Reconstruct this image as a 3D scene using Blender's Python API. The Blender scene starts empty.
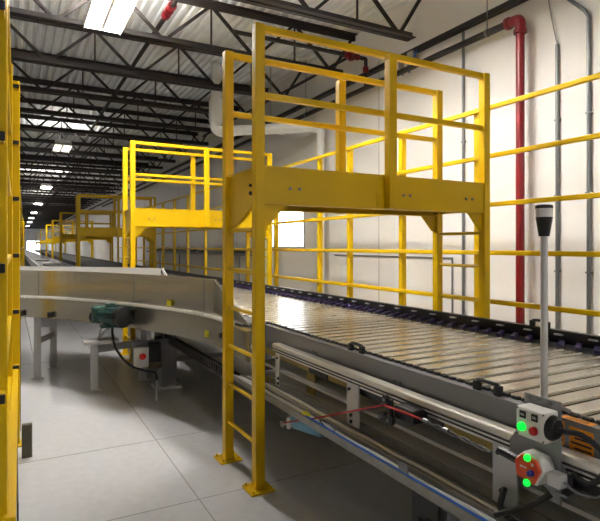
import bpy, bmesh, math, random
from mathutils import Vector, Matrix
random.seed(7)
scn = bpy.context.scene
COL = scn.collection
PI = math.pi
R = math.radians

# ------------------------------------------------------------------ materials
def mat(name, col, rough=0.5, metal=0.0, var=0.12, scale=6.0, bump=0.0, bscale=60.0, rvar=0.1, stretch=None, spec=None, coat=0.0):
    m = bpy.data.materials.new(name); m.use_nodes = True
    nt = m.node_tree; b = nt.nodes['Principled BSDF']
    tc = nt.nodes.new('ShaderNodeTexCoord')
    src = tc.outputs['Object']
    if stretch:
        mp = nt.nodes.new('ShaderNodeMapping'); mp.inputs['Scale'].default_value = stretch
        nt.links.new(src, mp.inputs['Vector']); src = mp.outputs['Vector']
    n = nt.nodes.new('ShaderNodeTexNoise'); n.inputs['Scale'].default_value = scale; n.inputs['Detail'].default_value = 5
    nt.links.new(src, n.inputs['Vector'])
    mix = nt.nodes.new('ShaderNodeMix'); mix.data_type = 'RGBA'
    mix.inputs[6].default_value = tuple(c*(1-var) for c in col)+(1,)
    mix.inputs[7].default_value = tuple(min(1, c*(1+var)) for c in col)+(1,)
    nt.links.new(n.outputs['Fac'], mix.inputs[0])
    nt.links.new(mix.outputs[2], b.inputs['Base Color'])
    mr = nt.nodes.new('ShaderNodeMapRange')
    mr.inputs['To Min'].default_value = max(0, rough-rvar); mr.inputs['To Max'].default_value = min(1, rough+rvar)
    nt.links.new(n.outputs['Fac'], mr.inputs['Value']); nt.links.new(mr.outputs['Result'], b.inputs['Roughness'])
    b.inputs['Metallic'].default_value = metal
    if spec is not None: b.inputs['Specular IOR Level'].default_value = spec
    if coat: b.inputs['Coat Weight'].default_value = coat; b.inputs['Coat Roughness'].default_value = 0.15
    if bump:
        n2 = nt.nodes.new('ShaderNodeTexNoise'); n2.inputs['Scale'].default_value = bscale; n2.inputs['Detail'].default_value = 4
        nt.links.new(src, n2.inputs['Vector'])
        bp = nt.nodes.new('ShaderNodeBump'); bp.inputs['Strength'].default_value = bump; bp.inputs['Distance'].default_value = 0.01
        nt.links.new(n2.outputs['Fac'], bp.inputs['Height']); nt.links.new(bp.outputs['Normal'], b.inputs['Normal'])
    return m

def emit(name, col, strength):
    m = bpy.data.materials.new(name); m.use_nodes = True
    b = m.node_tree.nodes['Principled BSDF']
    b.inputs['Base Color'].default_value = col+(1,)
    b.inputs['Emission Color'].default_value = col+(1,)
    b.inputs['Emission Strength'].default_value = strength
    return m

YEL = mat('yellow_paint', (0.67, 0.425, 0.0008), 0.36, var=0.08, scale=3.0, bump=0.03, spec=0.25)
YELD = mat('grimy_yellow', (0.30, 0.22, 0.04), 0.45, var=0.25, scale=9.0)
BLK = mat('black_plastic', (0.012, 0.012, 0.013), 0.4, var=0.2)
BLKM = mat('black_steel', (0.014, 0.011, 0.011), 0.55, var=0.25, scale=4)
JOI = mat('joist_paint', (0.022, 0.015, 0.014), 0.55, var=0.3, scale=3)
DECK = mat('galvanized_deck', (0.80, 0.81, 0.82), 0.5, metal=0.0, var=0.14, scale=2.5)
STL = mat('stainless_steel', (0.49, 0.46, 0.39), 0.24, metal=0.9, var=0.10, scale=2.0, stretch=(1, 1, 14), rvar=0.06)
GRY = mat('grey_painted_steel', (0.24, 0.24, 0.25), 0.4, metal=0.25, var=0.10, scale=5)
LGRY = mat('light_grey_steel', (0.60, 0.59, 0.58), 0.38, metal=0.25, var=0.12, scale=6)
ALU = mat('aluminium_slat', (0.46, 0.43, 0.37), 0.25, metal=0.85, var=0.10, scale=1.3, stretch=(0.6, 5, 1), rvar=0.07)
ALUR = mat('aluminium_rail', (0.78, 0.75, 0.68), 0.32, metal=0.6, var=0.08, scale=5)
BELT = mat('dark_belt', (0.055, 0.05, 0.05), 0.62, var=0.2, scale=3)
PUR = mat('purple_plastic', (0.018, 0.009, 0.055), 0.35, var=0.15)
WHT = mat('white_plastic', (0.78, 0.76, 0.72), 0.4, var=0.05)
DUCT = mat('white_pipe', (0.80, 0.79, 0.76), 0.5, var=0.05)
RED = mat('red_pipe_paint', (0.19, 0.003, 0.007), 0.4, var=0.15)
REDB = mat('red_plastic', (0.60, 0.015, 0.012), 0.3, var=0.05)
ROPE = mat('red_rope', (0.45, 0.02, 0.02), 0.6, var=0.2, scale=80)
GRN = mat('green_motor_paint', (0.012, 0.055, 0.05), 0.35, var=0.2)
BLU = mat('blue_motor_paint', (0.16, 0.36, 0.52), 0.4, var=0.1)
BLUC = mat('blue_cable', (0.03, 0.14, 0.50), 0.4, var=0.1)
GALV = mat('galvanized_conduit', (0.22, 0.225, 0.23), 0.4, metal=0.6, var=0.15)
ORG = mat('orange_label', (0.85, 0.30, 0.01), 0.5, var=0.05)
ORGR = mat('orange_red_plastic', (0.75, 0.07, 0.01), 0.35, var=0.15, scale=30)
TAN = mat('tan_box', (0.45, 0.40, 0.32), 0.5)
BRN = mat('brown_steel', (0.10, 0.085, 0.05), 0.5, var=0.2, scale=20)
LTAG = mat('yellow_tag', (0.75, 0.68, 0.02), 0.5)
LAMP = emit('lamp_tube_lit', (1.0, 0.97, 0.92), 62)
UPFILLD = emit('added_uplight_dim', (1.0, 0.97, 0.92), 22)
UPFILL = emit('added_uplight', (1.0, 0.97, 0.92), 85)  # glow of the added uplight tubes
LAMPD = emit('lamp_tube_dim', (1.0, 0.95, 0.82), 1.6)
DAY = emit('daylight_pane', (0.95, 0.98, 1.0), 2.2)
DOORL = emit('daylight_doorway', (0.9, 0.96, 1.0), 2.0)
GLED = emit('green_lit_button', (0.0, 1.0, 0.05), 0.32)
LENS = mat('clear_white_lens', (0.75, 0.74, 0.72), 0.15, var=0.04)

def floor_mat():
    m = mat('concrete_floor', (0.60, 0.60, 0.62), 0.33, var=0.07, scale=0.9, bump=0.02, bscale=90, rvar=0.10)
    nt = m.node_tree; b = nt.nodes['Principled BSDF']
    # control joints and fine stains
    tc = nt.nodes.new('ShaderNodeTexCoord')
    n = nt.nodes.new('ShaderNodeTexNoise'); n.inputs['Scale'].default_value = 14; n.inputs['Detail'].default_value = 8
    nt.links.new(tc.outputs['Object'], n.inputs['Vector'])
    old = b.inputs['Base Color'].links[0].from_socket
    mx = nt.nodes.new('ShaderNodeMix'); mx.data_type = 'RGBA'; mx.blend_type = 'MULTIPLY'
    mx.inputs[0].default_value = 0.25
    nt.links.new(old, mx.inputs[6]); nt.links.new(n.outputs['Fac'], mx.inputs[7])
    nt.links.new(mx.outputs[2], b.inputs['Base Color'])
    return m
FLOOR = floor_mat()
JOINT = mat('floor_joint_filler', (0.27, 0.265, 0.26), 0.7)
WALL = mat('off_white_wall', (0.80, 0.775, 0.745), 0.6, var=0.06, scale=0.7, bump=0.05, bscale=30)
WALLD = mat('wall_panel_seam', (0.36, 0.34, 0.31), 0.7)

# ------------------------------------------------------------------ mesh builder
ORGN = {}
class MB:
    def __init__(s): s.bm = bmesh.new()
    def box(s, x0, x1, y0, y1, z0, z1):
        v = [s.bm.verts.new(p) for p in ((x0,y0,z0),(x1,y0,z0),(x1,y1,z0),(x0,y1,z0),(x0,y0,z1),(x1,y0,z1),(x1,y1,z1),(x0,y1,z1))]
        for f in ((3,2,1,0),(4,5,6,7),(0,1,5,4),(1,2,6,5),(2,3,7,6),(3,0,4,7)): s.bm.faces.new([v[i] for i in f])
        return s
    def bbox(s, x0, x1, y0, y1, z0, z1, b=0.004, seg=2):      # bevelled box
        t = bmesh.new()
        bmesh.ops.create_cube(t, size=1)
        bmesh.ops.scale(t, vec=(x1-x0, y1-y0, z1-z0), verts=t.verts)
        bmesh.ops.translate(t, vec=((x0+x1)/2, (y0+y1)/2, (z0+z1)/2), verts=t.verts)
        bmesh.ops.bevel(t, geom=t.edges[:], offset=b, segments=seg, affect='EDGES', profile=0.5)
        s.merge(t); return s
    def merge(s, t):
        me = bpy.data.meshes.new('tmp'); t.to_mesh(me); t.free(); s.bm.from_mesh(me); bpy.data.meshes.remove(me)
    def prism(s, pts, d):                                     # planar polygon pts pushed along vector d
        d = Vector(d)
        a = [s.bm.verts.new(p) for p in pts]; b = [s.bm.verts.new(Vector(p)+d) for p in pts]
        n = len(a)
        s.bm.faces.new(a[::-1]); s.bm.faces.new(b)
        for i in range(n): s.bm.faces.new((a[i], a[(i+1)%n], b[(i+1)%n], b[i]))
        return s
    def tube(s, pts, r, n=10, cap=True, radii=None):
        pts = [Vector(p) for p in pts]; rings = []
        up = None
        for i, p in enumerate(pts):
            if i == 0: d = pts[1]-p
            elif i == len(pts)-1: d = p-pts[i-1]
            else: d = (pts[i+1]-p).normalized()+(p-pts[i-1]).normalized()
            d.normalize()
            if up is None:
                up = Vector((0,0,1)) if abs(d.z) < 0.9 else Vector((1,0,0))
            u = d.cross(up).normalized(); w = u.cross(d).normalized(); up = w
            rr = radii[i] if radii else r
            rings.append([s.bm.verts.new(p+u*rr*math.cos(2*PI*k/n)+w*rr*math.sin(2*PI*k/n)) for k in range(n)])
        for a, b in zip(rings, rings[1:]):
            for k in range(n): s.bm.faces.new((a[k], a[(k+1)%n], b[(k+1)%n], b[k]))
        if cap: s.bm.faces.new(rings[0][::-1]); s.bm.faces.new(rings[-1])
        return s
    def bar(s, p, q, w, h=None):                              # square bar between two points
        h = h or w
        p, q = Vector(p), Vector(q); d = (q-p).normalized()
        up = Vector((0,0,1)) if abs(d.z) < 0.9 else Vector((0,1,0))
        u = d.cross(up).normalized(); v = u.cross(d).normalized()
        c = [u*(-w/2)+v*(-h/2), u*(w/2)+v*(-h/2), u*(w/2)+v*(h/2), u*(-w/2)+v*(h/2)]
        a = [s.bm.verts.new(p+k) for k in c]; b = [s.bm.verts.new(q+k) for k in c]
        s.bm.faces.new(a[::-1]); s.bm.faces.new(b)
        for i in range(4): s.bm.faces.new((a[i], a[(i+1)%4], b[(i+1)%4], b[i]))
        return s
    def sweep(s, path, prof):                                  # path: list of (x,y,nx,ny); prof: closed list of (offset along normal, z)
        rings = [[s.bm.verts.new((x+nx*o, y+ny*o, z)) for o, z in prof] for x, y, nx, ny in path]
        n = len(prof)
        for a, b in zip(rings, rings[1:]):
            for k in range(n): s.bm.faces.new((a[k], a[(k+1)%n], b[(k+1)%n], b[k]))
        s.bm.faces.new(rings[0][::-1]); s.bm.faces.new(rings[-1])
        return s
    def build(s, name, m, parent=None, smooth=False, bevel=0, loc=None):
        bm = s.bm
        bmesh.ops.recalc_face_normals(bm, faces=bm.faces)
        o0 = Vector(loc) if loc is not None else (ORGN[parent.name] if parent else Vector((0,0,0)))
        bmesh.ops.translate(bm, vec=-o0, verts=bm.verts)
        me = bpy.data.meshes.new(name); bm.to_mesh(me); bm.free()
        o = bpy.data.objects.new(name, me); COL.objects.link(o)
        me.materials.append(m)
        if smooth:
            for p in me.polygons: p.use_smooth = True
            md = o.modifiers.new('edge', 'EDGE_SPLIT'); md.split_angle = R(40)
        if bevel:
            md = o.modifiers.new('bevel', 'BEVEL'); md.width = bevel; md.segments = 2; md.limit_method = 'ANGLE'
        if parent: o.parent = parent
        else: o.location = o0
        ORGN[o.name] = o0
        return o

def tag(o, label=None, cat=None, group=None, kind=None):
    if label: o['label'] = label
    if cat: o['category'] = cat
    if group: o['group'] = group
    if kind: o['kind'] = kind
    return o
def thing(name, loc, label, cat, group=None):
    o = bpy.data.objects.new(name, None); COL.objects.link(o); o.location = loc; o.empty_display_size = 0.1
    ORGN[o.name] = Vector(loc)
    return tag(o, label, cat, group)
def copy_tree(o, parent=None):
    c = o.copy(); COL.objects.link(c)
    if parent: c.parent = parent
    for ch in list(o.children): copy_tree(ch, c)
    return c
def struct(o): o['kind'] = 'structure'; return o
def smoothpath(pts, n=8):                                      # Catmull-Rom
    P = [Vector(p) for p in pts]; P = [2*P[0]-P[1]]+P+[2*P[-1]-P[-2]]; out = []
    for i in range(1, len(P)-2):
        for k in range(n):
            t = k/n; a, b, c, d = P[i-1], P[i], P[i+1], P[i+2]
            out.append(0.5*((2*b)+(c-a)*t+(2*a-5*b+4*c-d)*t*t+(3*b-a-3*c+d)*t**3))
    out.append(P[-2]); return out

# ------------------------------------------------------------------ setting
YB, YE = -7.0, 112.0
XL, XR = -7.0, 5.7
ZD = 5.80                                                       # underside of the roof deck
struct(MB().box(XL-.2, XR+.2, YB, YE+.2, -0.15, 0).build('floor', FLOOR))
j = MB()
for x in (1.15, -2.6): j.box(x-.004, x+.004, YB, YE, 0.0002, 0.0012)
for y in (-0.3, 3.62, 4.92, 9.0, 13.0, 17.5, 22): j.box(XL, XR, y-.004, y+.004, 0.0002, 0.0014)
struct(j.build('trim_1', JOINT))                                # saw-cut joints of the floor

# right wall with a window opening
wy0, wy1, wz0, wz1 = 10.25, 11.95, 1.74, 2.70
w = MB()
w.box(XR, XR+.2, YB, wy0, 0, 6.2); w.box(XR, XR+.2, wy1, YE, 0, 6.2)
w.box(XR, XR+.2, wy0, wy1, 0, wz0); w.box(XR, XR+.2, wy0, wy1, wz1, 6.2)
struct(w.build('wall_right', WALL))
w = MB()
for y in (-3.2, 2.6, 7.55, 14.4, 20.6, 26.8, 33, 39, 45): w.box(XR-.002, XR, y-.008, y+.008, 0, 5.1)
struct(w.build('trim_2', WALLD))                                # seams between the tilt-up wall panels
wf = MB()
for a in (wy0, wy1-.05): wf.box(XR-.03, XR+.08, a, a+.05, wz0, wz1)
for a in (wz0, wz1-.05): wf.box(XR-.03, XR+.08, wy0+.05, wy1-.05, a, a+.05)
win = struct(wf.build('window_1', LGRY))
MB().box(XR+.05, XR+.06, wy0+.05, wy1-.05, wz0+.05, wz1-.05).build('pane', DAY, win)

struct(MB().box(XL-.2, XL, YB, YE, 0, 6.2).build('wall_left', WALL))
w = MB()
dx0, dx1, dz1 = 1.9, 4.4, 2.75
w.box(XL, dx0, YE, YE+.2, 0, 6.2); w.box(dx1, XR, YE, YE+.2, 0, 6.2); w.box(dx0, dx1, YE, YE+.2, dz1, 6.2)
struct(w.build('wall_end', WALL))
d = struct(MB().box(dx0, dx0+.1, YE-.05, YE+.1, 0, dz1).box(dx1-.1, dx1, YE-.05, YE+.1, 0, dz1).box(dx0, dx1, YE-.05, YE+.1, dz1, dz1+.1).build('door_1', GRY))
MB().box(dx0+.1, dx1-.1, YE+.05, YE+.07, 0.01, dz1).build('door_opening', DOORL, d)

# corrugated roof deck
p = 0.1524; prof = []
x = XL-.1
while x < XR+.1:
    prof += [(x, ZD), (x+.05, ZD), (x+.072, ZD+.045), (x+.130, ZD+.045)]
    x += p
b = MB()
n = len(prof)
va = [b.bm.verts.new((q[0], YB, q[1])) for q in prof]; vb = [b.bm.verts.new((q[0], YE, q[1])) for q in prof]
for i in range(n-1): b.bm.faces.new((va[i], va[i+1], vb[i+1], vb[i]))
vt = [b.bm.verts.new(q) for q in ((prof[0][0], YB, ZD+.12), (prof[-1][0], YB, ZD+.12), (prof[-1][0], YE, ZD+.12), (prof[0][0], YE, ZD+.12))]
b.bm.faces.new(vt)
struct(b.build('ceiling', DECK))

# ------------------------------------------------------------------ roof joists
JY0, JS = 6.33, 1.95
ZB = 5.0
def make_joist(label, group=None):
    t = thing('roof_joist', (0, 0, ZB), label, 'joist', group)
    x0, x1 = XL+.02, XR-.02
    def angles(z, zz, xa, xb):
        m = MB()
        for s_ in (-1, 1):
            m.box(xa, xb, s_*.012, s_*.10, z, z+.011) if s_ > 0 else m.box(xa, xb, -.10, -.012, z, z+.011)
            m.box(xa, xb, .012, .021, min(z, zz), max(z, zz)) if s_ > 0 else m.box(xa, xb, -.021, -.012, min(z, zz), max(z, zz))
        return m
    angles(ZB, ZB+.10, x0+.3, 5.41).build('bottom_chord', JOI, t)
    angles(ZD-.011, ZD-.11, x0, x1).build('top_chord', JOI, t)
    m = MB(); st = 1.55; x = 5.41
    zt, zb = ZD-.05, ZB+.03
    m.bar((x1-.05, 0, zt), (x-.25, 0, zb), .046, .046)
    x -= .25
    while x > x0+.4:
        xm = max(x-st/2, x0); xe = max(x-st, x0)
        m.bar((x, 0, zb), (xm, 0, zt), .046, .046)
        m.bar((xm, 0, zt), (xe, 0, zb), .046, .046)
        m.bar((xm, .0, zt), (xm, .0, zb), .026, .026)
        x -= st
    m.build('web_bars', JOI, t)
    return t
NW = ['first', 'second', 'third', 'fourth', 'fifth', 'sixth', 'seventh', 'eighth', 'ninth', 'tenth', 'eleventh', 'twelfth']
j0 = make_joist('dark open-web roof joist, nearest of those crossing the top edge of the view')
jl = []
for k in range(-6, 54):
    y = JY0+JS*k
    if y > YE-.5: break
    o = j0 if k == -1 else copy_tree(j0)
    o.location = (0, y, ZB)
    o['group'] = 'roof joists under the metal deck'
    if k < -1: o['label'] = 'dark open-web roof joist overhead, out of view behind the camera'
    elif k == -1: o['label'] = 'dark open-web roof joist, only its end showing in the top right corner'
    elif k < 10: o['label'] = f'dark open-web roof joist, {NW[k]} whole one from the top of the view'
    else: o['label'] = 'dark open-web roof joist far down the hall, deep in the dim ceiling'

# ledger angle along the wall
tag(MB().box(XR-.10, XR-.001, YB, YE, 4.90, 4.915).box(XR-.012, XR-.001, YB, YE, 4.915, 5.02).build('ledger_angle', JOI),
    'long dark steel ledger angle running along the top of the white wall', 'ledger')

# ------------------------------------------------------------------ lamps
def make_lamp(lm, up):
    t = thing('ceiling_light', (0, 0, 4.95), 'x', 'light', 'high bay lights along the aisle')
    m = MB().box(-.29, .29, -.63, .63, 5.03, 5.045).box(-.05, .05, -.63, .63, 5.045, 5.10)
    for s_ in (-1, 1): m.prism([(s_*.27, -.63, 5.035), (s_*.27, .63, 5.035), (s_*.30, .63, 4.925), (s_*.30, -.63, 4.925)], (-s_*.012, 0, 0))
    for s_ in (-1, 1): m.prism([(-.29, s_*.63, 5.035), (.29, s_*.63, 5.035), (.29, s_*.63, 4.95), (-.29, s_*.63, 4.95)], (0, -s_*.012, 0))
    m.box(-.03, .03, -.62, .62, 4.965, 5.03)
    for s_ in (-1, 1): m.prism([(s_*.27, -.63, 5.035), (s_*.27, .63, 5.035), (s_*.27, .63, 5.115), (s_*.27, -.63, 5.115)], (-s_*.012, 0, 0)).prism([(-.27, s_*.63, 5.035), (.27, s_*.63, 5.035), (.27, s_*.63, 5.115), (-.27, s_*.63, 5.115)], (0, -s_*.012, 0))  # lips added to hide the uplight tubes from below
    m.build('housing', WHT, t)
    for s_ in (-1, 1):
        for q in (-.05, .05): MB().tube([(s_*.15+q, -.6, 4.985), (s_*.15+q, .6, 4.985)], .022, 8).build('lamp_tube', lm, t, smooth=True)
    for q in (-.17, .17): MB().tube([(q, -.6, 5.075), (q, .6, 5.075)], .02, 8).build('added_uplight_tube', up, t, smooth=True)  # added uplight tubes, only there to brighten the roof deck
    for y in (-.5, .5): MB().tube([(0, y, 5.10), (0, y, ZD)], .006, 6).build('hanger', GALV, t)
    return t
l1 = make_lamp(LAMP, UPFILL)
l2 = make_lamp(LAMPD, UPFILLD)
l3 = make_lamp(LAMP, UPFILLD)
used = set()
spots = [(1.12, 7.5, 'twin-tube ceiling light glaring at the top of the view'),
         (1.33, 18.6, None),
         (1.47, 31.5, 'small lit twin-tube ceiling light, second bright one down the aisle'),
         (1.55, 44, 'tiny ceiling light in the dark roof far down the aisle'), (1.6, 56, 'tiny ceiling light in the dark roof far down the aisle'),
         (1.65, 67, 'tiny ceiling light in the dark roof far down the aisle'), (1.7, 79, 'tiny ceiling light in the dark roof far down the aisle'),
         (1.75, 93, 'tiny ceiling light in the dark roof far down the aisle'),
         (2.9, 4.7, 'twin-tube ceiling light above the slatted conveyor, over the top of the view'),
         (-4.2, 31.5, 'added twin-tube fill light out of view at left, farther down the hall'),  # unseen light added for more bounce in the hall
         (3.2, -4.6, 'twin-tube ceiling light behind the camera near the right wall')]
first = True
for x, y, lab in spots:
    if lab is None:
        o = l2; lab = 'white ceiling light housing with dim tubes, below the dark joists'
    elif x == 2.9: o = l3
    elif first: o = l1; first = False
    else: o = copy_tree(l1)
    o.location = (x, y, 4.95); o['label'] = lab; o.scale = (.86, 1, 1)

# ------------------------------------------------------------------ crossover platforms
def make_crossover():
    t = thing('crossover_platform', (0, 0, 0), 'x', 'platform', 'yellow crossover platforms along the conveyor')
    W, D, H, DK, BB = 2.35, .63, 3.44, 2.395, 2.11
    h = .038
    for x in (0, W):
        for y in (0, D):
            pst = MB().bbox(x-h, x+h, y-h, y+h, .012, H, .006).build('post', YEL, t)
            MB().bbox(x-.095, x+.095, y-.095, y+.095, 0, .014, .003).build('base_plate', YEL, pst)
            for sx in (-1, 1):
                for sy in (-1, 1): MB().tube([(x+sx*.07, y+sy*.07, .014), (x+sx*.07, y+sy*.07, .034)], .011, 6).build('anchor_bolt', YEL, pst)
    for y, s_ in ((0, 1), (D, -1)):                             # channel beams, toes inward
        y0 = y-s_*.026
        m = MB(); a, b_ = sorted((y0, y0+s_*.009)); m.box(h, W-h, a, b_, BB, DK)
        for z0, z1 in ((BB, BB+.013), (DK-.013, DK)):
            a, b_ = sorted((y0-s_*.006, y0+s_*.07)); m.box(h, W-h, a, b_, z0, z1)
        bmo = m.build('beam', YEL, t)
        bl = MB()
        for bx in (.25, .33, W-.27, W-.19, W/2+.17, W/2+.24): bl.tube([(bx, y0, 2.235), (bx, y0-s_*.012, 2.235)], .012, 6)
        bl.build('beam_bolts', GALV, bmo)
        # handrails
        MB().bbox(h, W-h, y-.025, y+.025, H-.052, H-.002, .006).build('top_rail', YEL, t)
        MB().bbox(h, W-h, y-.022, y+.022, 2.895, 2.94, .006).build('middle_rail', YEL, t)
        # mid post bolted outside the beam
        ym = y-s_*.068
        mp = MB().bbox(W/2-h, W/2+h, ym-h, ym+h, BB+.0, H-.05, .006).build('middle_post', YEL, t)
        a, b_ = sorted((y0-s_*.008, y0))
        MB().box(W/2-.12, W/2+.02, a, b_, BB+.02, BB+.13).tube([(W/2-.095, y0-s_*.008, BB+.05), (W/2-.095, y0-s_*.02, BB+.05)], .01, 6).tube([(W/2-.095, y0-s_*.008, BB+.10), (W/2-.095, y0-s_*.02, BB+.10)], .01, 6).build('clip', YEL, mp)
        # gussets under beam ends
        for x, sx in ((0, 1), (W, -1)):
            MB().prism([(x+sx*h, y-.005, BB), (x+sx*(h+.19), y-.005, BB), (x+sx*(h+.05), y-.005, BB-.15), (x+sx*h, y-.005, BB-.17)], (0, .01, 0)).build('gusset', YEL, t)
    for x, sx in ((0, 1), (W, -1)):
        m = MB(); m.box(x-.004+sx*.0, x+.004, h, D-h, BB+.02, DK-.02)
        m.box(x-.03, x+.03, h, D-h, DK-.02, DK-.012)
        if sx > 0: m.prism([(x-.004, D-h, BB+.02), (x-.004, h+.02, BB+.02), (x-.004, D-h, BB-.2)], (.008, 0, 0))
        m.build('end_plate', YEL, t)
        if sx > 0:
            MB().tube([(x-.004, .12, BB+.09), (x-.022, .12, BB+.09)], .016, 6).tube([(x-.004, .12, BB+.15), (x-.022, .12, BB+.15)], .013, 6).build('end_bolts', BLKM, t)
        for k in range(6):
            z = .325+.32*k
            MB().tube([(x, h, z), (x, D-h, z)], .016, 8).build('ladder_rung', YEL, t, smooth=True)
    m = MB(); m.box(h, W-h, .045, D-.045, DK-.035, DK-.013)
    m.build('deck_plate', YELD, t)
    return t
c0 = make_crossover()
cl = ['yellow crossover platform nearest the viewer, standing astride the slatted conveyor',
      'second bright yellow crossover platform, behind the curved conveyor branch',
      'third crossover platform in shaded orange-yellow, past the bright second one',
      'fourth crossover platform, small and dull, partly behind the third one',
      'fifth crossover platform, small and brightly lit far down the hall',
      'sixth tiny crossover platform, dull yellow, behind the bright fifth one',
      'seventh tiny crossover platform near the far end of the hall',
      'eighth and farthest tiny crossover platform beside the distant bright doorway']
for (x, y), lab in zip([(1.583, 3.56), (1.61, 8.43), (1.77, 17.8), (1.96, 27.7), (2.1, 36.5), (2.15, 45), (2.3, 60), (2.4, 76)], cl):
    o = c0 if lab is cl[0] else copy_tree(c0)
    o.location = (x, y, 0); o['label'] = lab

# ------------------------------------------------------------------ right guard fence
RZ = [1.225, 1.73, 2.23, 2.735, 3.24]
t = thing('guard_fence', (4.4, 0, 0), 'long yellow five-rail guard fence between slatted conveyor and white wall', 'fence')
fy = [1.1, 4.06, 5.33, 6.54, 7.42, 9.06, 10.45, 11.9, 13.3, 14.9, 16.35, 17.8, 19.3, 20.8, 22.3, 23.8, 25.3, 26.6]
for y in fy:
    pst = MB().bbox(4.4-.036, 4.4+.036, y-.036, y+.036, .012, 3.28, .006).build('post', YEL, t)
    MB().box(4.4-.09, 4.4+.09, y-.09, y+.09, 0, .013).build('base_plate', YEL, pst)
for z in RZ+[.72]:
    MB().bbox(4.4-.036-.042, 4.4-.036, -1.0, 26.65, z-.024, z+.024, .008).build('rail', YEL, t)

# ------------------------------------------------------------------ left guard fence sections
LZ = [.72, 1.215, 1.715, 2.22, 2.72, 3.22]
def left_fence(xa, ya, xb, yb, label, mesh=False, posts=None):
    t = thing('fence_section', (xa, ya, 0), label, 'fence', 'yellow fence sections along the left side of the aisle')
    for f in (posts or (0, 1)):
        x = xa+(xb-xa)*f; y = ya+(yb-ya)*f
        pst = MB().bbox(x-.040, x+.032, y-.02, y+.06, .012, 3.29, .006).build('post', YEL, t)
        MB().box(x-.085, x+.05, y-.08, y+.10, 0, .013).build('base_plate', YEL, pst)
    for z in LZ:
        rl = MB().bar((xa+.0, ya-.09, z), (xb, yb+.09, z), .048, .036).build('rail', YEL, t, bevel=.006)
        MB().bbox(xa-.026, xa+.026, ya-.104, ya-.09, z-.018, z+.018, .004).build('end_cap', BLK, rl)
    if mesh:
        m = MB()
        dx = xb-xa; dy = yb-ya; n_ = int(abs(dy)/.06)
        for k in range(n_+1):
            f = k/n_; m.bar((xa+dx*f+.036, ya+dy*f, .12), (xa+dx*f+.036, ya+dy*f, 1.2), .004)
        for k in range(18): m.bar((xa+.036, ya, .13+.06*k), (xb+.036, yb, .13+.06*k), .004)
        m.build('wire_mesh', BLK, t)
    return t
ls = left_fence(-.058, 2.40, -.048, 4.90, 'nearest yellow fence section, filling the left edge of the view')
MB().bar((-.019, 2.34, .72), (.003, 5.16, .72), .046, .04).build('toe_rail', YEL, ls, bevel=.006)
m = MB()
for k in range(52): m.bar((.012, 2.55+.05*k, .10), (.012, 2.55+.05*k, .70), .004)
for k in range(13): m.bar((.012, 2.55, .10+.05*k), (.012, 5.1, .10+.05*k), .004)
m.build('wire_mesh', BLK, ls)
left_fence(.008, 5.40, .020, 7.75, 'second yellow fence section, its black-capped rail ends in a column at left', mesh=True)
left_fence(.10, 14.75, .30, 28.5, 'third yellow fence section, lower thin sliver beyond the second one', posts=(0, .5, 1))
left_fence(.31, 29.0, .50, 37, 'farthest yellow fence section, a short sliver beside the dark corridor', posts=(0, .5, 1))
gb = MB().bbox(.05, .13, 5.02, 5.07, .0, .285, .006)
for k in range(3): gb.box(.056+.026*k, .064+.026*k, 5.012, 5.022, .02, .27)
tag(gb.build('floor_bracket', BRN), 'dark brown ribbed steel floor bracket beside the second fence section', 'bracket')

# ------------------------------------------------------------------ the slatted conveyor (straight run)
SX0, SX1, SZ = 2.0, 3.3, 1.115
SY0, SY1 = -1.6, 13.6
t = conv = thing('slat_conveyor', (2.6, 2, 0), 'long straight conveyor with silver aluminium slats running under the crossover platforms', 'conveyor')
m = MB(); y = SY0; PT = .127
while y < SY1:
    m.prism([(SX0, y+.004, SZ-.022), (SX0, y+.004, SZ-.006), (SX0, y+.012, SZ), (SX0, y+PT-.022, SZ), (SX0, y+PT-.008, SZ-.007), (SX0, y+PT-.008, SZ-.022)], (SX1-SX0, 0, 0))
    y += PT
m.build('slat_bed', ALU, t)
m = MB(); y = SY0
while y < SY1:
    m.bbox(SX0+.004, SX1-.10, y+.010, y+.020, SZ-.006, SZ+.0018, .0015, 1); y += PT
m.build('slat_glint_ridges', mat('slat_glint', (.62, .59, .52), .3, metal=.8), t)  # lighter metal strips stand in for lamp glints across the slats
MB().box(SX1-.10, SX1+.08, SY0, SY1, SZ-.012, SZ+.001).build('shoe_track', BLK, t)
MB().box(SX0, SX1, SY0, SY1, SZ-.06, SZ-.03).build('bed_pan', BLKM, t)
# near side fascia
m = MB()
m.box(1.925, 1.94, SY0, 4.2, .985, 1.105); m.box(1.925, 1.985, SY0, 4.2, 1.105, 1.112); m.box(1.925, 1.99, SY0, 4.2, .975, .985)
m.build('side_fascia', GRY, t)
m = MB(); y = SY0
while y < 4.25:
    m.bbox(1.972, 1.996, y, y+.042, 1.112, 1.126, .004, 1); y += .056
m.build('chain', BLK, t)
bl = MB()
y = -.5
while y < 4: bl.tube([(1.925, y, 1.02), (1.915, y, 1.02)], .009, 6).tube([(1.925, y+.05, 1.02), (1.915, y+.05, 1.02)], .009, 6); y += .95
bl.build('fascia_bolts', GALV, t)
# aluminium rail tube and its slots
m = MB(); m.bbox(1.835, 1.905, SY0, 3.86, .955, 1.012, .012, 3); m.box(1.865, 1.915, SY0, 3.84, .925, .952)
m.build('cover_rail', ALUR, t)
MB().box(1.828, 1.837, SY0, 3.85, .972, .979).box(1.852, 1.862, SY0, 3.83, .942, .950).build('rail_groove', BLK, t)
MB().box(1.905, 1.915, SY0, 4.3, .872, .922).build('yellow_guard_strip', YELD, t)
for y in (-.4, .62, 1.15, 1.98, 2.45, 3.1): MB().box(1.896, 1.904, y, y+.26, .872, .918).build('slot_shade', BLK, t)  # black plates stand in for the shade inside open slots
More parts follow.
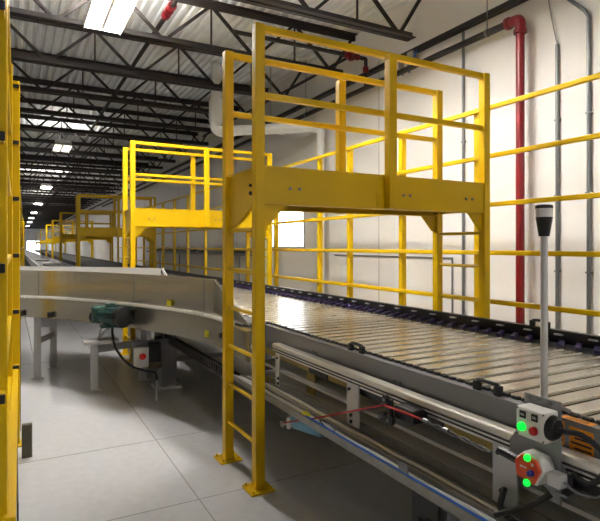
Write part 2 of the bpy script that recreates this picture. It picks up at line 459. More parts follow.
# inner pans
m = MB(); m.prism([(1.94, SY0, .765), (1.965, SY0, .765), (2.5, SY0, .86), (2.5, SY0, .85)], (0, 5.9, 0)); m.box(1.93, 1.965, SY0, 4.3, .755, .775)
m.build('drip_pan', WHT, t)
MB().box(2.48, 2.52, SY0, 6.2, .62, 1.07).build('inner_panel', GRY, t)
m = MB(); m.prism([(1.92, SY0, .66), (2.46, SY0, .72), (2.46, SY0, .73), (1.92, SY0, .672)], (0, 5.8, 0))
m.build('lower_pan', WHT, t)
# hanger plates between rail and tray
for y, mm in ((.5, LGRY), (1.58, LGRY), (2.74, LGRY), (3.78, ALUR)):
    hp = MB().bbox(1.855, 1.867, y-.01 if mm is ALUR else y-.075, y+.055, .675, .945, .004).build('hanger_plate', mm, t)
    MB().tube([(1.855, y+.02, .90), (1.845, y+.02, .90)], .01, 6).tube([(1.855, y-.0, .74), (1.845, y-.0, .74)], .012, 6).tube([(1.855, y-.0, .70), (1.845, y-.0, .70)], .012, 6).build('plate_bolts', BLKM, hp)
MB().box(1.97, 1.985, 3.40, 3.52, .66, .93).build('rear_bracket', YELD, t)
# cable tray under the near side
m = MB()
m.box(1.66, 1.675, SY0, 4.35, .645, .685); m.box(1.66, 1.90, SY0, 4.35, .640, .648); m.box(1.89, 1.90, SY0, 4.35, .645, .70)
m.box(1.76, 1.768, SY0, 4.35, .648, .672)
tray = m.build('cable_tray', mat('tray_steel', (.33, .315, .28), .45, metal=.4, var=.25, scale=14), t)
m = MB(); y = 4.36
while y < 7.2: m.box(1.66, 1.672, y, y+.035, .60, .70); y += .07
m.box(1.656, 1.672, 4.35, 7.2, .60, .615).box(1.656, 1.672, 4.35, 7.2, .69, .70).box(1.672, 1.85, 4.35, 7.2, .60, .606)
m.build('cable_ladder', BLKM, t)
# far side
m = MB(); m.box(3.385, 3.40, SY0, SY1, .32, 1.20); m.box(3.30, 3.385, SY0, SY1, 1.06, 1.085); m.box(3.37, 3.415, SY0, SY1, 1.195, 1.205)  # unseen lower skirt added to keep bounced light from under the conveyor
m.build('far_guard_light_skirt', BLK, t)
y = -1.2; nsh = 0; sh0 = None
while y < SY1-.3 and nsh < 99:
    if sh0 is None:
        sh0 = MB().prism([(3.20, 0, SZ), (3.365, .10, SZ), (3.365, .145, SZ), (3.20, .05, SZ)], (0, 0, .028)).build('diverter_shoe', PUR, t, bevel=.006); sh0.location = (0, y, 0)
    else:
        c = sh0.copy(); COL.objects.link(c); c.parent = t; c.location = (0, y, 0)
    y += PT; nsh += 1
gc = MB().box(3.36, 3.384, -1.2, -1.14, 1.170, 1.180).build('guard_gleam', LGRY, t)  # pale blocks stand in for white gleams along the guard top
for k in range(1, 40):
    c = gc.copy(); COL.objects.link(c); c.parent = t; c.location = (0, PT*2*k, 0)
# supports
for y in (-.8, 1.86, 7.0, 10.2):
    for x in (1.80 if y < 3 else 1.86, 3.28):
        lg = MB().bbox(x-.04, x+.04, y-.05, y+.05, .012, .64 if x < 2 else .93, .006).build('leg', GRY, t)
        MB().box(x-.08, x+.08, y-.09, y+.09, 0, .014).build('foot', GRY, lg)
    MB().bar((1.8, y, .28), (3.28, y, .28), .05).build('cross_brace', GRY, t)
    MB().box(1.76 if y < 3 else 1.82, 3.32, y-.05, y+.05, .60 if y > 3 else .612, .638).build('cross_beam', GRY, t)
MB().bbox(1.69, 1.71, 1.80, 1.98, .30, .63, .004).tube([(1.69, 1.86, .52), (1.68, 1.86, .52)], .014, 6).tube([(1.69, 1.92, .5), (1.68, 1.92, .5)], .014, 6).build('leg_bracket', BLK, t)
# grab handles on the conveyor edges
def handle(x, y, z):
    m = MB()
    pts = smoothpath([(x, y-.065, z), (x, y-.062, z+.035), (x, y-.045, z+.048), (x, y+.045, z+.048), (x, y+.062, z+.035), (x, y+.065, z)], 3)
    m.tube(pts, .011, 8)
    for s_ in (-1, 1): m.bbox(x-.014, x+.014, y+s_*.062-.018, y+s_*.062+.018, z-.002, z+.045, .004)
    m.build('grab_handle', BLK, conv, smooth=True)
handle(1.955, 1.75, 1.112); handle(1.955, 2.83, 1.112); handle(3.39, 2.55, 1.203); handle(1.955, .6, 1.112)

# ------------------------------------------------------------------ curved branch
IN = [(1.715, 4.0), (1.715, 4.45), (1.70, 4.9), (1.59, 5.4), (1.41, 5.9), (1.17, 6.45), (.87, 7.03), (.52, 7.58), (.10, 8.05), (-.45, 8.45), (-1.2, 8.75), (-2.1, 8.95), (-3.2, 9.02), (-4.6, 9.05)]
ip = smoothpath([(a, b_, 0) for a, b_ in IN], 5)
def withnorm(P):
    out = []
    for i, q in enumerate(P):
        d = (P[min(i+1, len(P)-1)]-P[max(i-1, 0)]).normalized()
        out.append((q.x, q.y, d.y, -d.x))                       # normal towards the outside of the bend
    return out
inn = withnorm(ip)
t = spur = thing('curved_conveyor', (.8, 7, 0), 'curved stainless conveyor branch bending left behind the green motor', 'conveyor')
GT = 1.47
g = MB()
# inner guard with a raked end
prof = [(0, 1.135), (.012, 1.135), (.012, GT-.004), (.05, GT-.004), (.05, GT), (0, GT)]
st = next(i for i, q in enumerate(inn) if q[1] > 4.85)
g.sweep(inn[st:], prof)
x0_, y0_, nx, ny = inn[st]; x1_, y1_, _, _ = inn[0]
g.prism([(x0_, y0_, 1.135), (x0_, y0_, GT), (x0_+.004, y0_-.05, GT), (x1_, y1_+.05, 1.135)], (.012, .002, 0))
g.build('inner_guard', STL, t)
sg = MB()
for f in (10, 22, 36):
    x_, y_, nx, ny = inn[st+f-8] if st+f-8 < len(inn) else inn[-1]
    sg.prism([(x_-nx*.004, y_-ny*.004, 1.14), (x_-nx*.004, y_-ny*.004, GT-.002), (x_-nx*.004-ny*.006, y_-ny*.004+nx*.006, GT-.002), (x_-nx*.004-ny*.006, y_-ny*.004+nx*.006, 1.14)], (nx*.004, ny*.004, 0))
sg.build('guard_seams', GRY, t)
MB().sweep(inn, [(-.02, .84), (-.005, .84), (-.005, 1.085), (.03, 1.085), (.03, 1.10), (-.05, 1.10), (-.05, 1.092), (-.02, 1.092)]).build('side_frame', STL, t)
# bead rollers between guard and frame
rb = MB(); L = 0; prev = None
for i in range(st-6, len(inn)-1):
    a = Vector((inn[i][0], inn[i][1])); b_ = Vector((inn[i+1][0], inn[i+1][1])); sl = (b_-a).length; k = 0.0
    nseg = max(1, int(sl/.035))
    for q in range(nseg):
        f = q/nseg; x_ = a.x+(b_.x-a.x)*f; y_ = a.y+(b_.y-a.y)*f; nx, ny = inn[i][2], inn[i][3]
        rb.tube([(x_-nx*.028-ny*.012, y_-ny*.028+nx*.012, 1.116), (x_-nx*.028+ny*.012, y_-ny*.028-nx*.012, 1.116)], .022, 6)
rb.build('bead_rollers', WHT, t)
WD = 1.25
bb = MB(); rings = []
for x, y, nx, ny in inn[3:]:
    o = WD-.02
    if x+nx*o > 1.985: o = (1.985-x)/nx
    rings.append([bb.bm.verts.new((x+nx*a, y+ny*a, z)) for a, z in ((.02, 1.085), (o, 1.085), (o, 1.115), (.02, 1.115))])
for a, c in zip(rings, rings[1:]):
    for k in range(4): bb.bm.faces.new((a[k], a[(k+1) % 4], c[(k+1) % 4], c[k]))
bb.bm.faces.new(rings[0][::-1]); bb.bm.faces.new(rings[-1])
bb.build('belt', BELT, t)
sto = next(i for i, q in enumerate(inn) if q[0]+q[2]*WD < 1.92)
MB().sweep([(x+nx*WD, y+ny*WD, nx, ny) for x, y, nx, ny in inn[sto:]], [(0, .84), (.012, .84), (.012, GT), (0, GT)]).build('outer_guard', WHT, t)
x_, y_, nx, ny = inn[sto]
MB().bar((x_+nx*WD+.02, y_+ny*WD-.03, GT), (x_+nx*WD+.16, y_+ny*WD-.14, 1.16), .03, .03).build('guard_end_trim', WHT, t)
m = MB()
m.sweep(inn[st+14:], [(.05, .86), (WD-.05, .86), (WD-.05, .875), (.05, .875)])
m.build('under_pan', BLKM, t)
# stands
def stand(p, q, plate=None):
    for (x, y), top in ((p, .84 if plate is None else .60), (q, .86)):
        lg = MB().bbox(x-.045, x+.045, y-.045, y+.045, .0, top, .006).build('leg', LGRY, t)
        MB().box(x-.08, x+.08, y-.08, y+.08, 0, .012).build('foot', LGRY, lg)
    MB().bar((p[0], p[1], .50), (q[0], q[1], .50), .05, .09).build('cross_brace', LGRY, t)
    if plate:
        MB().bbox(plate[0]-.20, plate[0]+.20, plate[1]-.14, plate[1]+.14, .60, .64, .006).build('motor_shelf', LGRY, t)
        for s_ in (-1, 1): MB().bar((plate[0]-.02, plate[1]+.05*s_, .64), (plate[0]+.02+s_*.05, plate[1]-.34, .88), .025).build('motor_strut', LGRY, t)
stand((.27, 8.04), (.50, 8.58)); stand((.875, 7.02), (1.52, 7.26), plate=(.93, 6.92))
stand((-1.6, 8.95), (-1.5, 10.1))
MB().bar((.12, 8.1, .84), (.22, 7.9, .30), .012).build('stay_rod', LGRY, t)
# fittings on the frame
for k in (36, 40, 43): x_, y_, nx, ny = inn[k]; MB().bbox(x_-nx*.05-.03, x_-nx*.05+.03, y_-ny*.05-.03, y_-ny*.05+.03, .86, .93, .006).build('sensor_bracket', BLKM, t)
for k, z, in ((11, .93), (18, 1.18)):
    x_, y_, nx, ny = inn[k]
    d = Vector((-ny, nx))
    MB().prism([(x_-nx*.024-d.x*.04, y_-ny*.024-d.y*.04, z-.03), (x_-nx*.024+d.x*.04, y_-ny*.024+d.y*.04, z-.03), (x_-nx*.024+d.x*.035, y_-ny*.024+d.y*.035, z+.04), (x_-nx*.024-d.x*.045, y_-ny*.024-d.y*.045, z+.03)], (-nx*.003, -ny*.003, 0)).build('yellow_tag', LTAG, t)
m = MB()
for k in (6, 7): x_, y_, nx, ny = inn[k]; m.tube([(x_-nx*.02, y_-ny*.02, .97), (x_-nx*.05, y_-ny*.05, .97)], .025, 8)
m.build('frame_bolts', BLKM, t)

# gearmotor
mo = thing('gear_motor', (.92, 6.62, .64), 'green gear motor with black end caps mounted under the curved conveyor', 'motor')
d = Vector((.53, -.85, 0)).normalized(); c = Vector((.975, 6.43, .985)); nn = Vector((d.y, -d.x, 0))
MB().tube([c-d*.02, c+d*.16], .115, 16).build('motor_body', GRN, mo, smooth=True)
fn = MB()
for k in range(14):
    a = 2*PI*k/14; r_ = nn*math.cos(a)+Vector((0, 0, 1))*math.sin(a); fn.bar(c-d*.01+r_*.117, c+d*.15+r_*.117, .012, .012)
fn.build('cooling_fins', GRN, mo)
MB().tube([c+d*.16, c+d*.165, c+d*.235, c+d*.25], .125, 16, radii=[.118, .126, .122, .08]).build('fan_cover', BLK, mo, smooth=True)
MB().bbox(c.x-d.x*.19-.08, c.x-d.x*.19+.08, c.y-d.y*.19-.08, c.y-d.y*.19+.08, .90, 1.09, .02).tube([c-d*.12, c-d*.02], .09, 12).build('gearbox', GRN, mo)
MB().tube([c-d*.20+nn*.05+Vector((0,0,-.04)), c-d*.20-nn*.16+Vector((0,0,-.04))], .05, 12).tube([c-d*.28+Vector((0,0,-.03)), c-d*.20+Vector((0,0,-.03))], .075, 12).build('shaft_cap', BLK, mo, smooth=True)
MB().bbox(c.x-.05, c.x+.05, c.y-.05, c.y+.05, 1.09, 1.13, .006).build('terminal_box', GRN, mo)
MB().bbox(c.x-d.x*.1-.06, c.x+d.x*.1+.03, c.y-.1, c.y+.06, .86, .885, .004).build('motor_foot', GRN, mo)

# control boxes beside the big leg
cb = thing('control_box', (1.40, 6.42, .33), 'white control box with red button and dark box hung under the curved conveyor', 'control box')
MB().bbox(1.24, 1.40, 6.34, 6.44, .36, .60, .008).build('enclosure', WHT, cb)
MB().tube([(1.32, 6.34, .50), (1.32, 6.31, .50)], .022, 12).tube([(1.32, 6.31, .50), (1.32, 6.295, .50)], .038, 14).build('stop_button', REDB, cb, smooth=True)
MB().bbox(1.41, 1.54, 6.33, 6.45, .42, .64, .006).build('transformer_box', BLK, cb)
MB().bbox(1.405, 1.55, 6.325, 6.45, .34, .415, .006).build('junction_block', BRN, cb)
MB().bbox(1.23, 1.75, 6.445, 6.47, .33, .66, .004).build('back_plate', GRY, cb)
lb = thing('support_column', (1.76, 6.74, 0), 'wide grey box column on the floor beside the white control box', 'column')
MB().bbox(1.62, 1.70, 6.62, 6.86, .02, .86, .006).bbox(1.70, 1.80, 6.66, 6.82, .02, .86, .006).build('column_body', GRY, lb)
MB().bbox(1.55, 1.86, 6.56, 6.90, 0, .03, .006).build('foot', LGRY, lb)
MB().bbox(1.52, 1.62, 6.60, 6.80, .30, .84, .006).build('cover_plate', STL, lb)
tag(MB().tube(smoothpath([(1.0, 6.40, .90), (.99, 6.36, .78), (1.03, 6.32, .60), (1.17, 6.28, .42), (1.34, 6.26, .34), (1.44, 6.24, .31), (1.47, 6.22, .22)], 6), .014, 8).build('motor_cable', BLK, smooth=True),
    'black cable sweeping from the green motor to the control box', 'cable')
tag(MB().tube([(1.47, 6.22, .23), (1.46, 6.20, .12), (1.45, 6.18, .0)], .012, 8).build('conduit_drop', LGRY, smooth=True), 'short pale conduit running from the black cable down to the floor', 'conduit')

# ------------------------------------------------------------------ dark belts further on
t = thing('belt_conveyor', (2.65, 14, 0), 'dark flat belt conveyor continuing down the hall under the far platforms', 'conveyor')
def slant(m, a, b_, z0, z1, y0=13.7, y1=108, g=.012):
    return m.prism([(a, y0, z0), (b_, y0, z0), (b_+g*(y1-y0), y1, z0), (a+g*(y1-y0), y1, z0)], (0, 0, z1-z0))
slant(MB(), 2.05, 3.35, 1.085, 1.115).build('belt', BELT, t)
slant(slant(MB(), 2.0, 2.04, .85, 1.15), 3.36, 3.40, .85, 1.18).build('side_frame', BLKM, t)
for k in range(12):
    y = 15+5*k
    for x in (2.03+.012*(y-13.7), 3.37+.012*(y-13.7)): MB().box(x-.04, x+.04, y-.04, y+.04, 0, .85).build('leg', GRY, t)
t = thing('belt_conveyor', (1.2, 15, 0), 'wide dark belt conveyor starting behind the curved branch, left of the platforms', 'conveyor')
MB().box(.74, 1.68, 13.2, 108, 1.085, 1.115).build('belt', BELT, t)
MB().box(.68, .72, 13.2, 108, .85, 1.14).box(1.69, 1.73, 13.2, 108, .85, 1.14).box(.68, 1.73, 13.16, 13.2, .80, 1.12).build('side_frame', GRY, t)
MB().box(.78, 1.63, 13.3, 108, .45, .80).build('drive_housing', BLKM, t)
for k in range(12):
    y = 13.6+5*k
    for x in (.8, 1.6): MB().box(x-.04, x+.04, y-.04, y+.04, 0, .85).build('leg', GRY, t)
for k, (x, y) in enumerate([(1.15, 20.5), (1.1, 26.5)]):  # flat white boxes making pale patches on the dark belt
    tag(MB().bbox(x-.28, x+.28, y-.2, y+.2, 1.116, 1.20, .02).build('slab', WHT), ('flat white parcel lying on the wide dark belt' if k == 0 else 'small pale parcel farther away on the wide dark belt'), 'slab')

# ------------------------------------------------------------------ beacon, controls, pull cord
t = thing('signal_beacon', (1.93, 1.38, .98), 'tall grey beacon pole with white and black lamp head beside the slats', 'beacon')
bx, by = 1.935, 1.435
MB().tube([(bx, by, .99), (bx, by, 1.845)], .0145, 12).build('pole', LGRY, t, smooth=True)
MB().tube([(bx, by, 1.84), (bx, by, 1.865), (bx, by, 1.92)], .02, 16, radii=[.021, .025, .034]).build('lamp_base', BLK, t, smooth=True)
MB().tube([(bx, by, 1.92), (bx, by, 1.958)], .0335, 16).build('lens', LENS, t, smooth=True)
MB().tube([(bx, by, 1.956), (bx, by, 1.968), (bx, by, 1.972)], .03, 16, radii=[.0355, .0345, .028]).build('cap', BLK, t, smooth=True)
MB().tube([(bx, by, .985), (bx, by, 1.0)], .03, 12).build('mount_flange', GRY, t)

t = thing('mounting_plate', (1.80, 1.39, .8), 'grey steel plate holding the push button box and pull switch', 'plate')
MB().prism([(1.805, 1.27, .82), (1.805, 1.27, 1.21), (1.805, 1.43, 1.21), (1.805, 1.43, 1.10), (1.805, 1.50, 1.00), (1.805, 1.50, .95), (1.805, 1.42, .93)], (.008, 0, 0)).build('plate', GRY, t)
for y in (1.31, 1.36, 1.41): MB().tube([(1.80, y, 1.198), (1.92, y, 1.15)], .008, 8).build('standoff', GALV, t)
MB().box(1.813, 1.93, 1.28, 1.29, .86, .97).box(1.80, 1.93, 1.24, 1.29, .86, .87).build('side_bracket', GRY, t)

t = thing('push_button_box', (1.76, 1.335, 1.06), 'white push button box with green and red buttons beside the beacon pole', 'control box')
MB().bbox(1.725, 1.804, 1.275, 1.405, 1.062, 1.178, .008).build('enclosure', WHT, t)
def dome(bx, by, bz, r, m_, nm, par, L=.016):
    MB().tube([(bx, by, bz), (bx-L*.5, by, bz), (bx-L, by, bz), (bx-L*1.15, by, bz)], r, 14, radii=[r, r, r*.8, r*.4]).build(nm, m_, par, smooth=True)
dome(1.726, 1.375, 1.103, .017, GLED, 'green_button', t)
dome(1.726, 1.322, 1.100, .017, REDB, 'red_button', t)
for y in (1.372, 1.320):
    lp = MB().bbox(1.7215, 1.7265, y-.014, y+.014, 1.136, 1.164, .002).build('legend_plate', BLK, t)
    MB().box(1.7205, 1.7215, y-.009, y+.007, 1.147, 1.149).box(1.7205, 1.7215, y-.007, y+.009, 1.152, 1.154).build('legend_lettering', WHT, lp)
m = MB()
for y in (1.283, 1.397):
    for z in (1.070, 1.170): m.tube([(1.7255, y, z), (1.7235, y, z)], .0035, 6)
m.build('cover_screws', BLKM, t)
MB().tube([(1.765, 1.276, 1.12), (1.765, 1.262, 1.12), (1.765, 1.252, 1.12)], .05, 18, radii=[.048, .045, .034]).tube([(1.765, 1.255, 1.12), (1.765, 1.235, 1.12)], .012, 8).build('end_gland', BLK, t, smooth=True)

t = thing('pull_cord_switch', (1.75, 1.35, .88), 'white emergency pull switch with red face and green lights, below the button box', 'switch')
cy, cz = 1.352, .945
hexo = [(-.066, .01), (-.045, .052), (.03, .058), (.066, .02), (.055, -.045), (-.03, -.06)]
def hexp(sc, x): return [(x, cy+a*sc, cz+b_*sc) for a, b_ in hexo]
MB().prism(hexp(1.0, 1.735), (.07, 0, 0)).build('housing', WHT, t, bevel=.01)
MB().prism(hexp(.86, 1.722), (.014, 0, 0)).build('face', ORGR, t, bevel=.003)
MB().box(1.7205, 1.7225, cy+.0, cy+.03, cz+.002, cz+.008).box(1.7205, 1.7225, cy-.03, cy-.02, cz+.02, cz+.03).build('face_mark', WHT, t)
dome(1.723, cy-.004, cz+.046, .014, GLED, 'upper_light', t, .012)
dome(1.723, cy-.002, cz-.050, .014, GLED, 'lower_light', t, .012)
dome(1.723, cy-.022, cz-.006, .012, mat('dark_blue_knob', (.02, .02, .22), .3), 'knob', t, .02)
MB().bbox(1.75, 1.80, 1.235, 1.29, .905, .955, .006).build('conduit_gland', LGRY, t)
MB().tube([(1.765, 1.41, .945), (1.765, 1.52, .955)], .018, 8).build('cord_arm', BLK, t)

tag(MB().tube(smoothpath([(1.765, 1.235, 1.12), (1.80, 1.18, 1.115), (1.84, 1.13, 1.06), (1.84, 1.13, .98), (1.82, 1.17, .94), (1.84, 1.24, .945)], 6), .011, 8).build('control_cable', BLK, smooth=True),
    'black cable looping from the push button box past the orange labels', 'cable')
tag(MB().tube(smoothpath([(1.775, 1.235, .93), (1.79, 1.19, .905), (1.81, 1.13, .91), (1.83, 1.10, .96), (1.86, 1.12, 1.0)], 6), .005, 8).build('switch_cable', GALV, smooth=True),
    'thin grey cable looping to the right of the pull switch', 'cable')
tag(MB().tube(smoothpath([(1.82, 1.30, .86), (1.80, 1.36, .80), (1.78, 1.44, .74), (1.74, 1.52, .69)], 6), .012, 8).build('drop_cable', BLK, smooth=True),
    'black cable dropping from the mounting plate into the cable tray', 'cable')
tag(MB().tube(smoothpath([(1.845, 1.56, .76), (1.82, 1.55, .74), (1.80, 1.54, .69), (1.79, 1.45, .672), (1.78, 1.3, .665), (1.78, .9, .665)], 6), .013, 8).build('plate_cable', BLK, smooth=True),
    'black cable hanging out of the grey hanger plate into the tray', 'cable')

def label(y0, y1, z0, z1, txt, x=1.9248, lean=0):
    t = tag(MB().box(x-.0012, x, y0, y1, z0, z1).build('warning_label', ORG), txt, 'label', 'orange warning labels on the conveyor side')
    m = MB(); n_ = 4
    hgt = (z1-z0)
    for k in range(n_):
        z = z1-hgt*(.2+.2*k); m.box(x-.002, x-.001, y0+.008, y1-.008-(.014 if k % 2 else 0), z-.0035, z+.0035)
    m.build('print', BLKM, t)
label(1.335, 1.385, 1.005, 1.10, 'narrow orange warning label on the grey conveyor side, left of two')
label(1.215, 1.315, .99, 1.09, 'wider orange warning label on the grey conveyor side, behind the cable loop')
o = tag(MB().box(1.927, 1.968, 1.23, 1.36, 1.1122, 1.1134).build('warning_label', ORG), 'thin orange label lying on the top lip of the conveyor edge', 'label', 'orange warning labels on the conveyor side')
MB().box(1.938, 1.943, 1.25, 1.34, 1.1135, 1.1138).box(1.952, 1.957, 1.25, 1.33, 1.1135, 1.1138).build('print', BLKM, o)

# pull cord
t = thing('cord_guide', (1.83, 2.22, .9), 'black pulley bracket guiding the red cord below the silver rail', 'bracket')
MB().bbox(1.735, 1.76, 2.20, 2.255, .88, .99, .006).build('arm', BLK, t)
for y, z, r_ in ((2.235, .985, .022), (2.26, .89, .03), (2.20, .885, .03)):
    pu = MB().tube([(1.745, y, z), (1.722, y, z)], r_, 12).build('pulley', BLK, t, smooth=True)
    MB().tube([(1.723, y, z), (1.715, y, z)], .009, 8).build('pulley_bolt', GALV, pu)
MB().bbox(1.76, 1.86, 2.05, 2.20, .895, .965, .006).build('base_block', BLK, t)
tag(MB().tube([(1.672, 3.33, .545), (1.70, 2.9, .70), (1.722, 2.24, .955), (1.722, 1.95, .965)], .0055, 6).build('emergency_line', ROPE, smooth=True), 'thin red emergency pull cord stretched along the conveyor side', 'cord')
tr = MB()
for s_ in (0, PI):
    pts = []
    for k in range(22):
        f = k/21; a = s_+f*5*PI; pts.append((1.725+.007*math.cos(a), 1.95-.42*f, .965-.015*f+.007*math.sin(a)))
    tr.tube(pts, .004, 5)
tr.tube([(1.725, 1.93, .965), (1.725, 1.90, .964)], .011, 8).tube([(1.725, 1.80, .962), (1.725, 1.77, .96)], .011, 8)
tag(tr.build('cord_clamp', GALV, smooth=True), 'twisted silver wire and clamps joining the red cord to the switch', 'clamp')
t = thing('hydraulic_motor', (1.86, 3.2, .45), 'light blue cylindrical motor hanging under the cable tray by the nearest platform', 'motor')
MB().tube([(1.74, 3.30, .573), (1.75, 3.27, .573), (1.82, 3.06, .573), (1.83, 3.03, .573)], .065, 16, radii=[.05, .065, .065, .055]).build('motor_body', BLU, t, smooth=True)
MB().box(1.75, 1.80, 3.12, 3.2, .61, .642).build('mount_lug', BLU, t)
t = thing('eye_bolt', (1.66, 3.33, .53), 'white eye bolt anchoring the far end of the red cord', 'bolt')
rg = [(1.668, 3.345+.018*math.cos(2*PI*k/14), .535+.018*math.sin(2*PI*k/14)) for k in range(15)]
MB().tube(rg, .005, 6, cap=False).build('ring', LGRY, t, smooth=True)
MB().bbox(1.675, 1.70, 3.26, 3.285, .52, .60, .004).bar((1.668, 3.33, .54), (1.69, 3.27, .545), .008).build('anchor_block', WHT, t)

# loose cables lying in the tray
for k, (x, z, r_, mm, txt) in enumerate([
        (1.668, .688, .006, BLUC, 'blue cable along the outer edge of the cable tray'),
        (1.70, .659, .010, LGRY, 'thick pale grey cable lying in the outer lane of the cable tray'),
        (1.735, .658, .009, WHT, 'white cable lying in the cable tray beside the divider'),
        (1.79, .658, .009, TAN, 'tan cable lying in the inner lane of the cable tray'),
        (1.825, .660, .010, ALUR, 'pale grey cable in the inner lane of the cable tray'),
        (1.86, .658, .008, GALV, 'thin grey metallic cable nearest the hanger plates in the tray')]):
    y0 = SY0+.05; y1 = 4.3
    if k == 0: y0, y1 = 1.2, 3.0
    pts = []; nn_ = 26 if k else 14
    for q in range(nn_+1):
        f = q/nn_
        pts.append((x+(0 if k == 0 else random.uniform(-.006, .006)), y0+(y1-y0)*f, z+random.uniform(0, .004)+(.0 if k else .002)))
    tag(MB().tube(smoothpath(pts, 3), r_, 6).build('tray_cable', mm, smooth=True), txt, 'cable')
m = MB()
tag(MB().tube(smoothpath([(1.70, 2.80, .672), (1.685, 2.84, .70), (1.68, 2.76, .72), (1.69, 2.68, .70), (1.70, 2.70, .672)], 5), .004, 6).build('wire_loop', BLK, smooth=True), 'small loop of black wire curling out of the cable tray', 'wire')
tag(MB().bbox(1.668, 1.70, 2.98, 3.05, .686, .705, .005).build('cable_plug', LTAG), 'small yellow plug lying on the cable tray edge', 'plug')
tag(MB().bbox(1.665, 1.672, 1.98, 2.05, .67, .74, .003).build('tray_clip', GRY), 'small grey clip plate standing on the cable tray edge', 'clip')

# ------------------------------------------------------------------ pipes and conduits on the wall
t = thing('sprinkler_riser', (5.52, 4.43, 0), 'red vertical sprinkler riser pipe standing against the white wall', 'pipe')
MB().tube([(5.52, 4.43, 0), (5.52, 4.43, 4.52)], .052, 16).build('riser_pipe', RED, t, smooth=True)
MB().tube(smoothpath([(5.52, 4.43, 4.48), (5.52, 4.43, 4.57), (5.52, 4.46, 4.62), (5.52, 4.53, 4.63), (5.52, 4.62, 4.63)], 4), .064, 16).tube([(5.52, 4.43, 4.44), (5.52, 4.43, 4.49)], .078, 16).tube([(5.52, 4.58, 4.63), (5.52, 4.63, 4.63)], .078, 16).build('elbow', RED, t, smooth=True)
MB().tube([(5.52, 4.43, 2.98), (5.52, 4.43, 3.02)], .06, 16).box(5.52, 5.69, 4.41, 4.45, 2.985, 3.015).build('pipe_clamp', RED, t)
t = thing('sprinkler_main', (5.52, 8, 4.63), 'black sprinkler main pipe sloping away along the top of the white wall', 'pipe')
MB().tube([(5.52, 4.62, 4.63), (5.52, 40, 4.63)], .045, 12).build('main_pipe', BLKM, t, smooth=True)
for y in (4.95, 9.9, 15, 20):
    MB().tube([(5.52, y, 4.68), (5.52, y, ZD)], .008, 6).tube([(5.52, y-.015, 4.63), (5.52, y+.015, 4.63)], .052, 12).build('hanger_rod', GALV, t)
MB().tube([(5.54, 6.55, 4.57), (5.56, 6.5, 4.72), (5.62, 6.45, 4.92)], .014, 6).tube([(5.54, 6.72, 4.57), (5.57, 6.6, 4.72), (5.62, 6.5, 4.92)], .012, 6).build('blue_strap', BLUC, t)
for k, (y, z) in enumerate([(6.92, 4.80), (6.58, 4.86)]):
    t = tag(MB().bbox(5.58, 5.698, y-.07, y+.07, z-.07, z+.07, .008).build('junction_box', TAN), ['square tan junction box high on the wall, left of two', 'square tan junction box high on the wall, by the blue strap'][k], 'junction box')
for k, (y, pts) in enumerate([(5.52, [(5.67, 5.52, 0), (5.67, 5.52, 4.88)]), (4.03, [(5.67, 4.03, 0), (5.67, 4.03, 4.2)]),
                             (3.64, [(5.67, 3.64, 0), (5.67, 3.64, 4.38), (5.67, 3.68, 4.46), (5.67, 3.95, 4.75), (5.67, 4.0, 4.9)])]):
    t = tag(MB().tube(pts, .021, 10).build('wall_conduit', GALV, smooth=True), ['grey conduit on the white wall just right of the nearest platform', 'grey conduit on the wall right of the red pipe, ending in a thin wire', 'grey conduit on the wall nearest the right edge, bent at its top'][k], 'conduit', 'vertical conduits on the right wall')
    for z in (.6, 1.5, 2.4, 3.3): MB().box(5.66, 5.695, y-.035, y+.035, z-.01, z+.01).build('strap', GALV, t)
tag(MB().tube([(5.67, 4.03, 4.19), (5.66, 4.10, 4.55), (5.66, 4.16, 4.92)], .007, 6).build('wall_wire', GALV, smooth=True), 'thin wire rising from the top of a wall conduit', 'wire')
tag(MB().tube([(5.685, 5.75, 1.62), (5.685, 9.0, 1.62)], .014, 8).tube([(5.685, 5.75, 1.62), (5.685, 5.75, 0)], .014, 8).build('wall_conduit', GALV, smooth=True), 'thin horizontal conduit low on the wall behind the fence rails', 'conduit')
# roof drain leader
t = thing('drain_pipe', (5.45, 9.1, 0), 'white roof drain pipe crossing to the wall and dropping beside the window', 'pipe')
MB().tube([(5.50, 9.25, 0), (5.50, 9.25, 4.10)], .082, 16).build('downpipe', DUCT, t, smooth=True)
MB().tube(smoothpath([(5.50, 9.25, 4.05), (5.49, 9.26, 4.17), (5.38, 9.38, 4.24), (5.25, 9.5, 4.25)], 4), .092, 16).build('elbow', DUCT, t, smooth=True)
MB().tube([(5.28, 9.48, 4.25), (3.98, 10.85, 4.30)], .11, 16).tube([(4.95, 9.83, 4.26), (4.88, 9.90, 4.262)], .125, 16).tube([(4.62, 10.18, 4.27), (4.50, 10.30, 4.275)], .13, 16).build('cross_pipe', DUCT, t, smooth=True)
MB().tube(smoothpath([(4.02, 10.81, 4.30), (3.92, 10.92, 4.31), (3.86, 10.97, 4.40), (3.86, 10.97, 4.55)], 4), .12, 16).tube([(3.86, 10.97, 4.5), (3.86, 10.97, 5.0)], .15, 16).tube([(3.86, 10.97, 5.0), (3.86, 10.97, ZD)], .11, 16).build('roof_drop', DUCT, t, smooth=True)
MB().tube([(4.75, 10.04, 4.36), (4.75, 10.04, ZD)], .007, 6).build('hanger_rod', GALV, t)

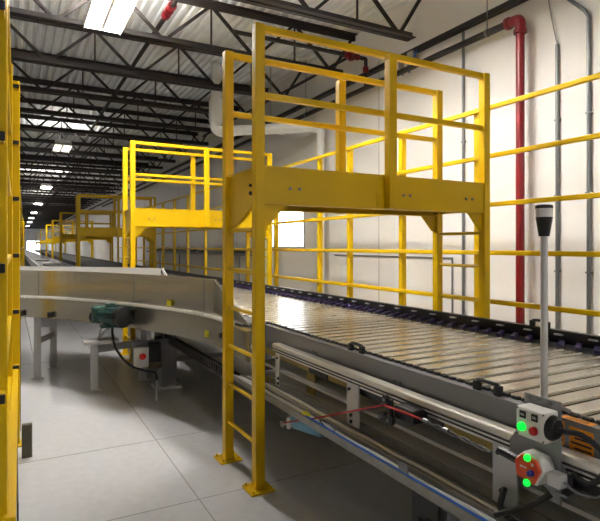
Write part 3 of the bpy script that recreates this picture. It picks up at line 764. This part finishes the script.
# branch sprinkler lines through the joists
t = thing('sprinkler_branch', (2.05, 8, 5.35), 'dark sprinkler branch pipe with a red coupling overhead, right of the bright light', 'pipe', 'sprinkler branch pipes')
MB().tube([(2.05, -3, 5.36), (2.05, 60, 5.36)], .038, 10).build('branch_pipe', JOI, t, smooth=True)
for dy in (0, .16, .32): MB().tube([(2.05, 7.72+dy, 5.36), (2.05, 7.83+dy, 5.36)], .065, 12).build('coupling', RED, t, smooth=True)
MB().tube([(2.05, 9.0, 5.36), (2.05, 9.0, 5.22)], .03, 8).tube([(2.05, 13.0, 5.36), (2.05, 13.0, 5.22)], .03, 8).build('sprinkler_head', JOI, t)
t = thing('sprinkler_branch', (4.6, 7.7, 5.2), 'dark pipe with red couplings above the nearest platform, by the wall', 'pipe', 'sprinkler branch pipes')
MB().tube([(3.0, 7.7, 5.15), (5.52, 7.7, 5.15)], .035, 10).tube([(5.2, 7.7, 5.15), (5.2, 16, 5.25)], .03, 10).tube([(5.52, 7.7, 5.15), (5.52, 7.7, 4.63)], .035, 10).build('branch_pipe', JOI, t, smooth=True)
for p, q in (((5.05, 7.7, 5.15), (5.14, 7.7, 5.15)), ((5.26, 7.7, 5.15), (5.36, 7.7, 5.15)), ((5.2, 7.7, 5.07), (5.2, 7.7, 5.24)), ((5.52, 7.7, 4.9), (5.52, 7.7, 5.0))):
    MB().tube([p, q], .055, 10).build('coupling', RED, t, smooth=True)

# clutter of dark cable along the far wall
t = thing('cable_rack', (5.45, 18, 1.6), 'dark bundle of hoses on a rack along the far part of the wall', 'cable rack')
MB().box(5.40, 5.66, 13.0, 25, 1.53, 1.56).box(5.40, 5.42, 13.0, 25, 1.56, 1.60).build('tray', GALV, t)
for k in range(3):
    pts = [(5.45+.07*k+random.uniform(-.02, .02), 13.1+.55*q, 1.62+random.uniform(-.01, .11)) for q in range(22)]
    MB().tube(smoothpath(pts, 3), .045, 8).build('hose', BLK, t, smooth=True)
for y in (13.5, 16.5, 19.5, 22.5): MB().box(5.42, 5.46, y, y+.04, 0, 1.53).build('post', GALV, t)

# ------------------------------------------------------------------ world, camera
wd = bpy.data.worlds.new('world'); scn.world = wd; wd.use_nodes = True
bg = wd.node_tree.nodes['Background']; bg.inputs['Color'].default_value = (1.0, .97, .93, 1); bg.inputs['Strength'].default_value = .05

cam = bpy.data.cameras.new('camera'); co = bpy.data.objects.new('camera', cam); COL.objects.link(co)
co.location = (0, 0, 1.8); co.rotation_euler = (R(90), 0, R(-28.5))
cam.sensor_width = 36; cam.sensor_fit = 'HORIZONTAL'; cam.lens = 525/600*36; cam.shift_y = -14.5/600
cam.clip_start = .02; cam.clip_end = 300
scn.camera = co
scn.view_settings.view_transform = 'Standard'; scn.view_settings.look = 'None'
scn.view_settings.gamma = 1; scn.view_settings.use_curve_mapping = False
scn.view_settings.exposure = 1.95
scn.cycles.use_denoising = True
scn.cycles.max_bounces = 10; scn.cycles.diffuse_bounces = 5; scn.cycles.glossy_bounces = 4
scn.cycles.sample_clamp_indirect = 8
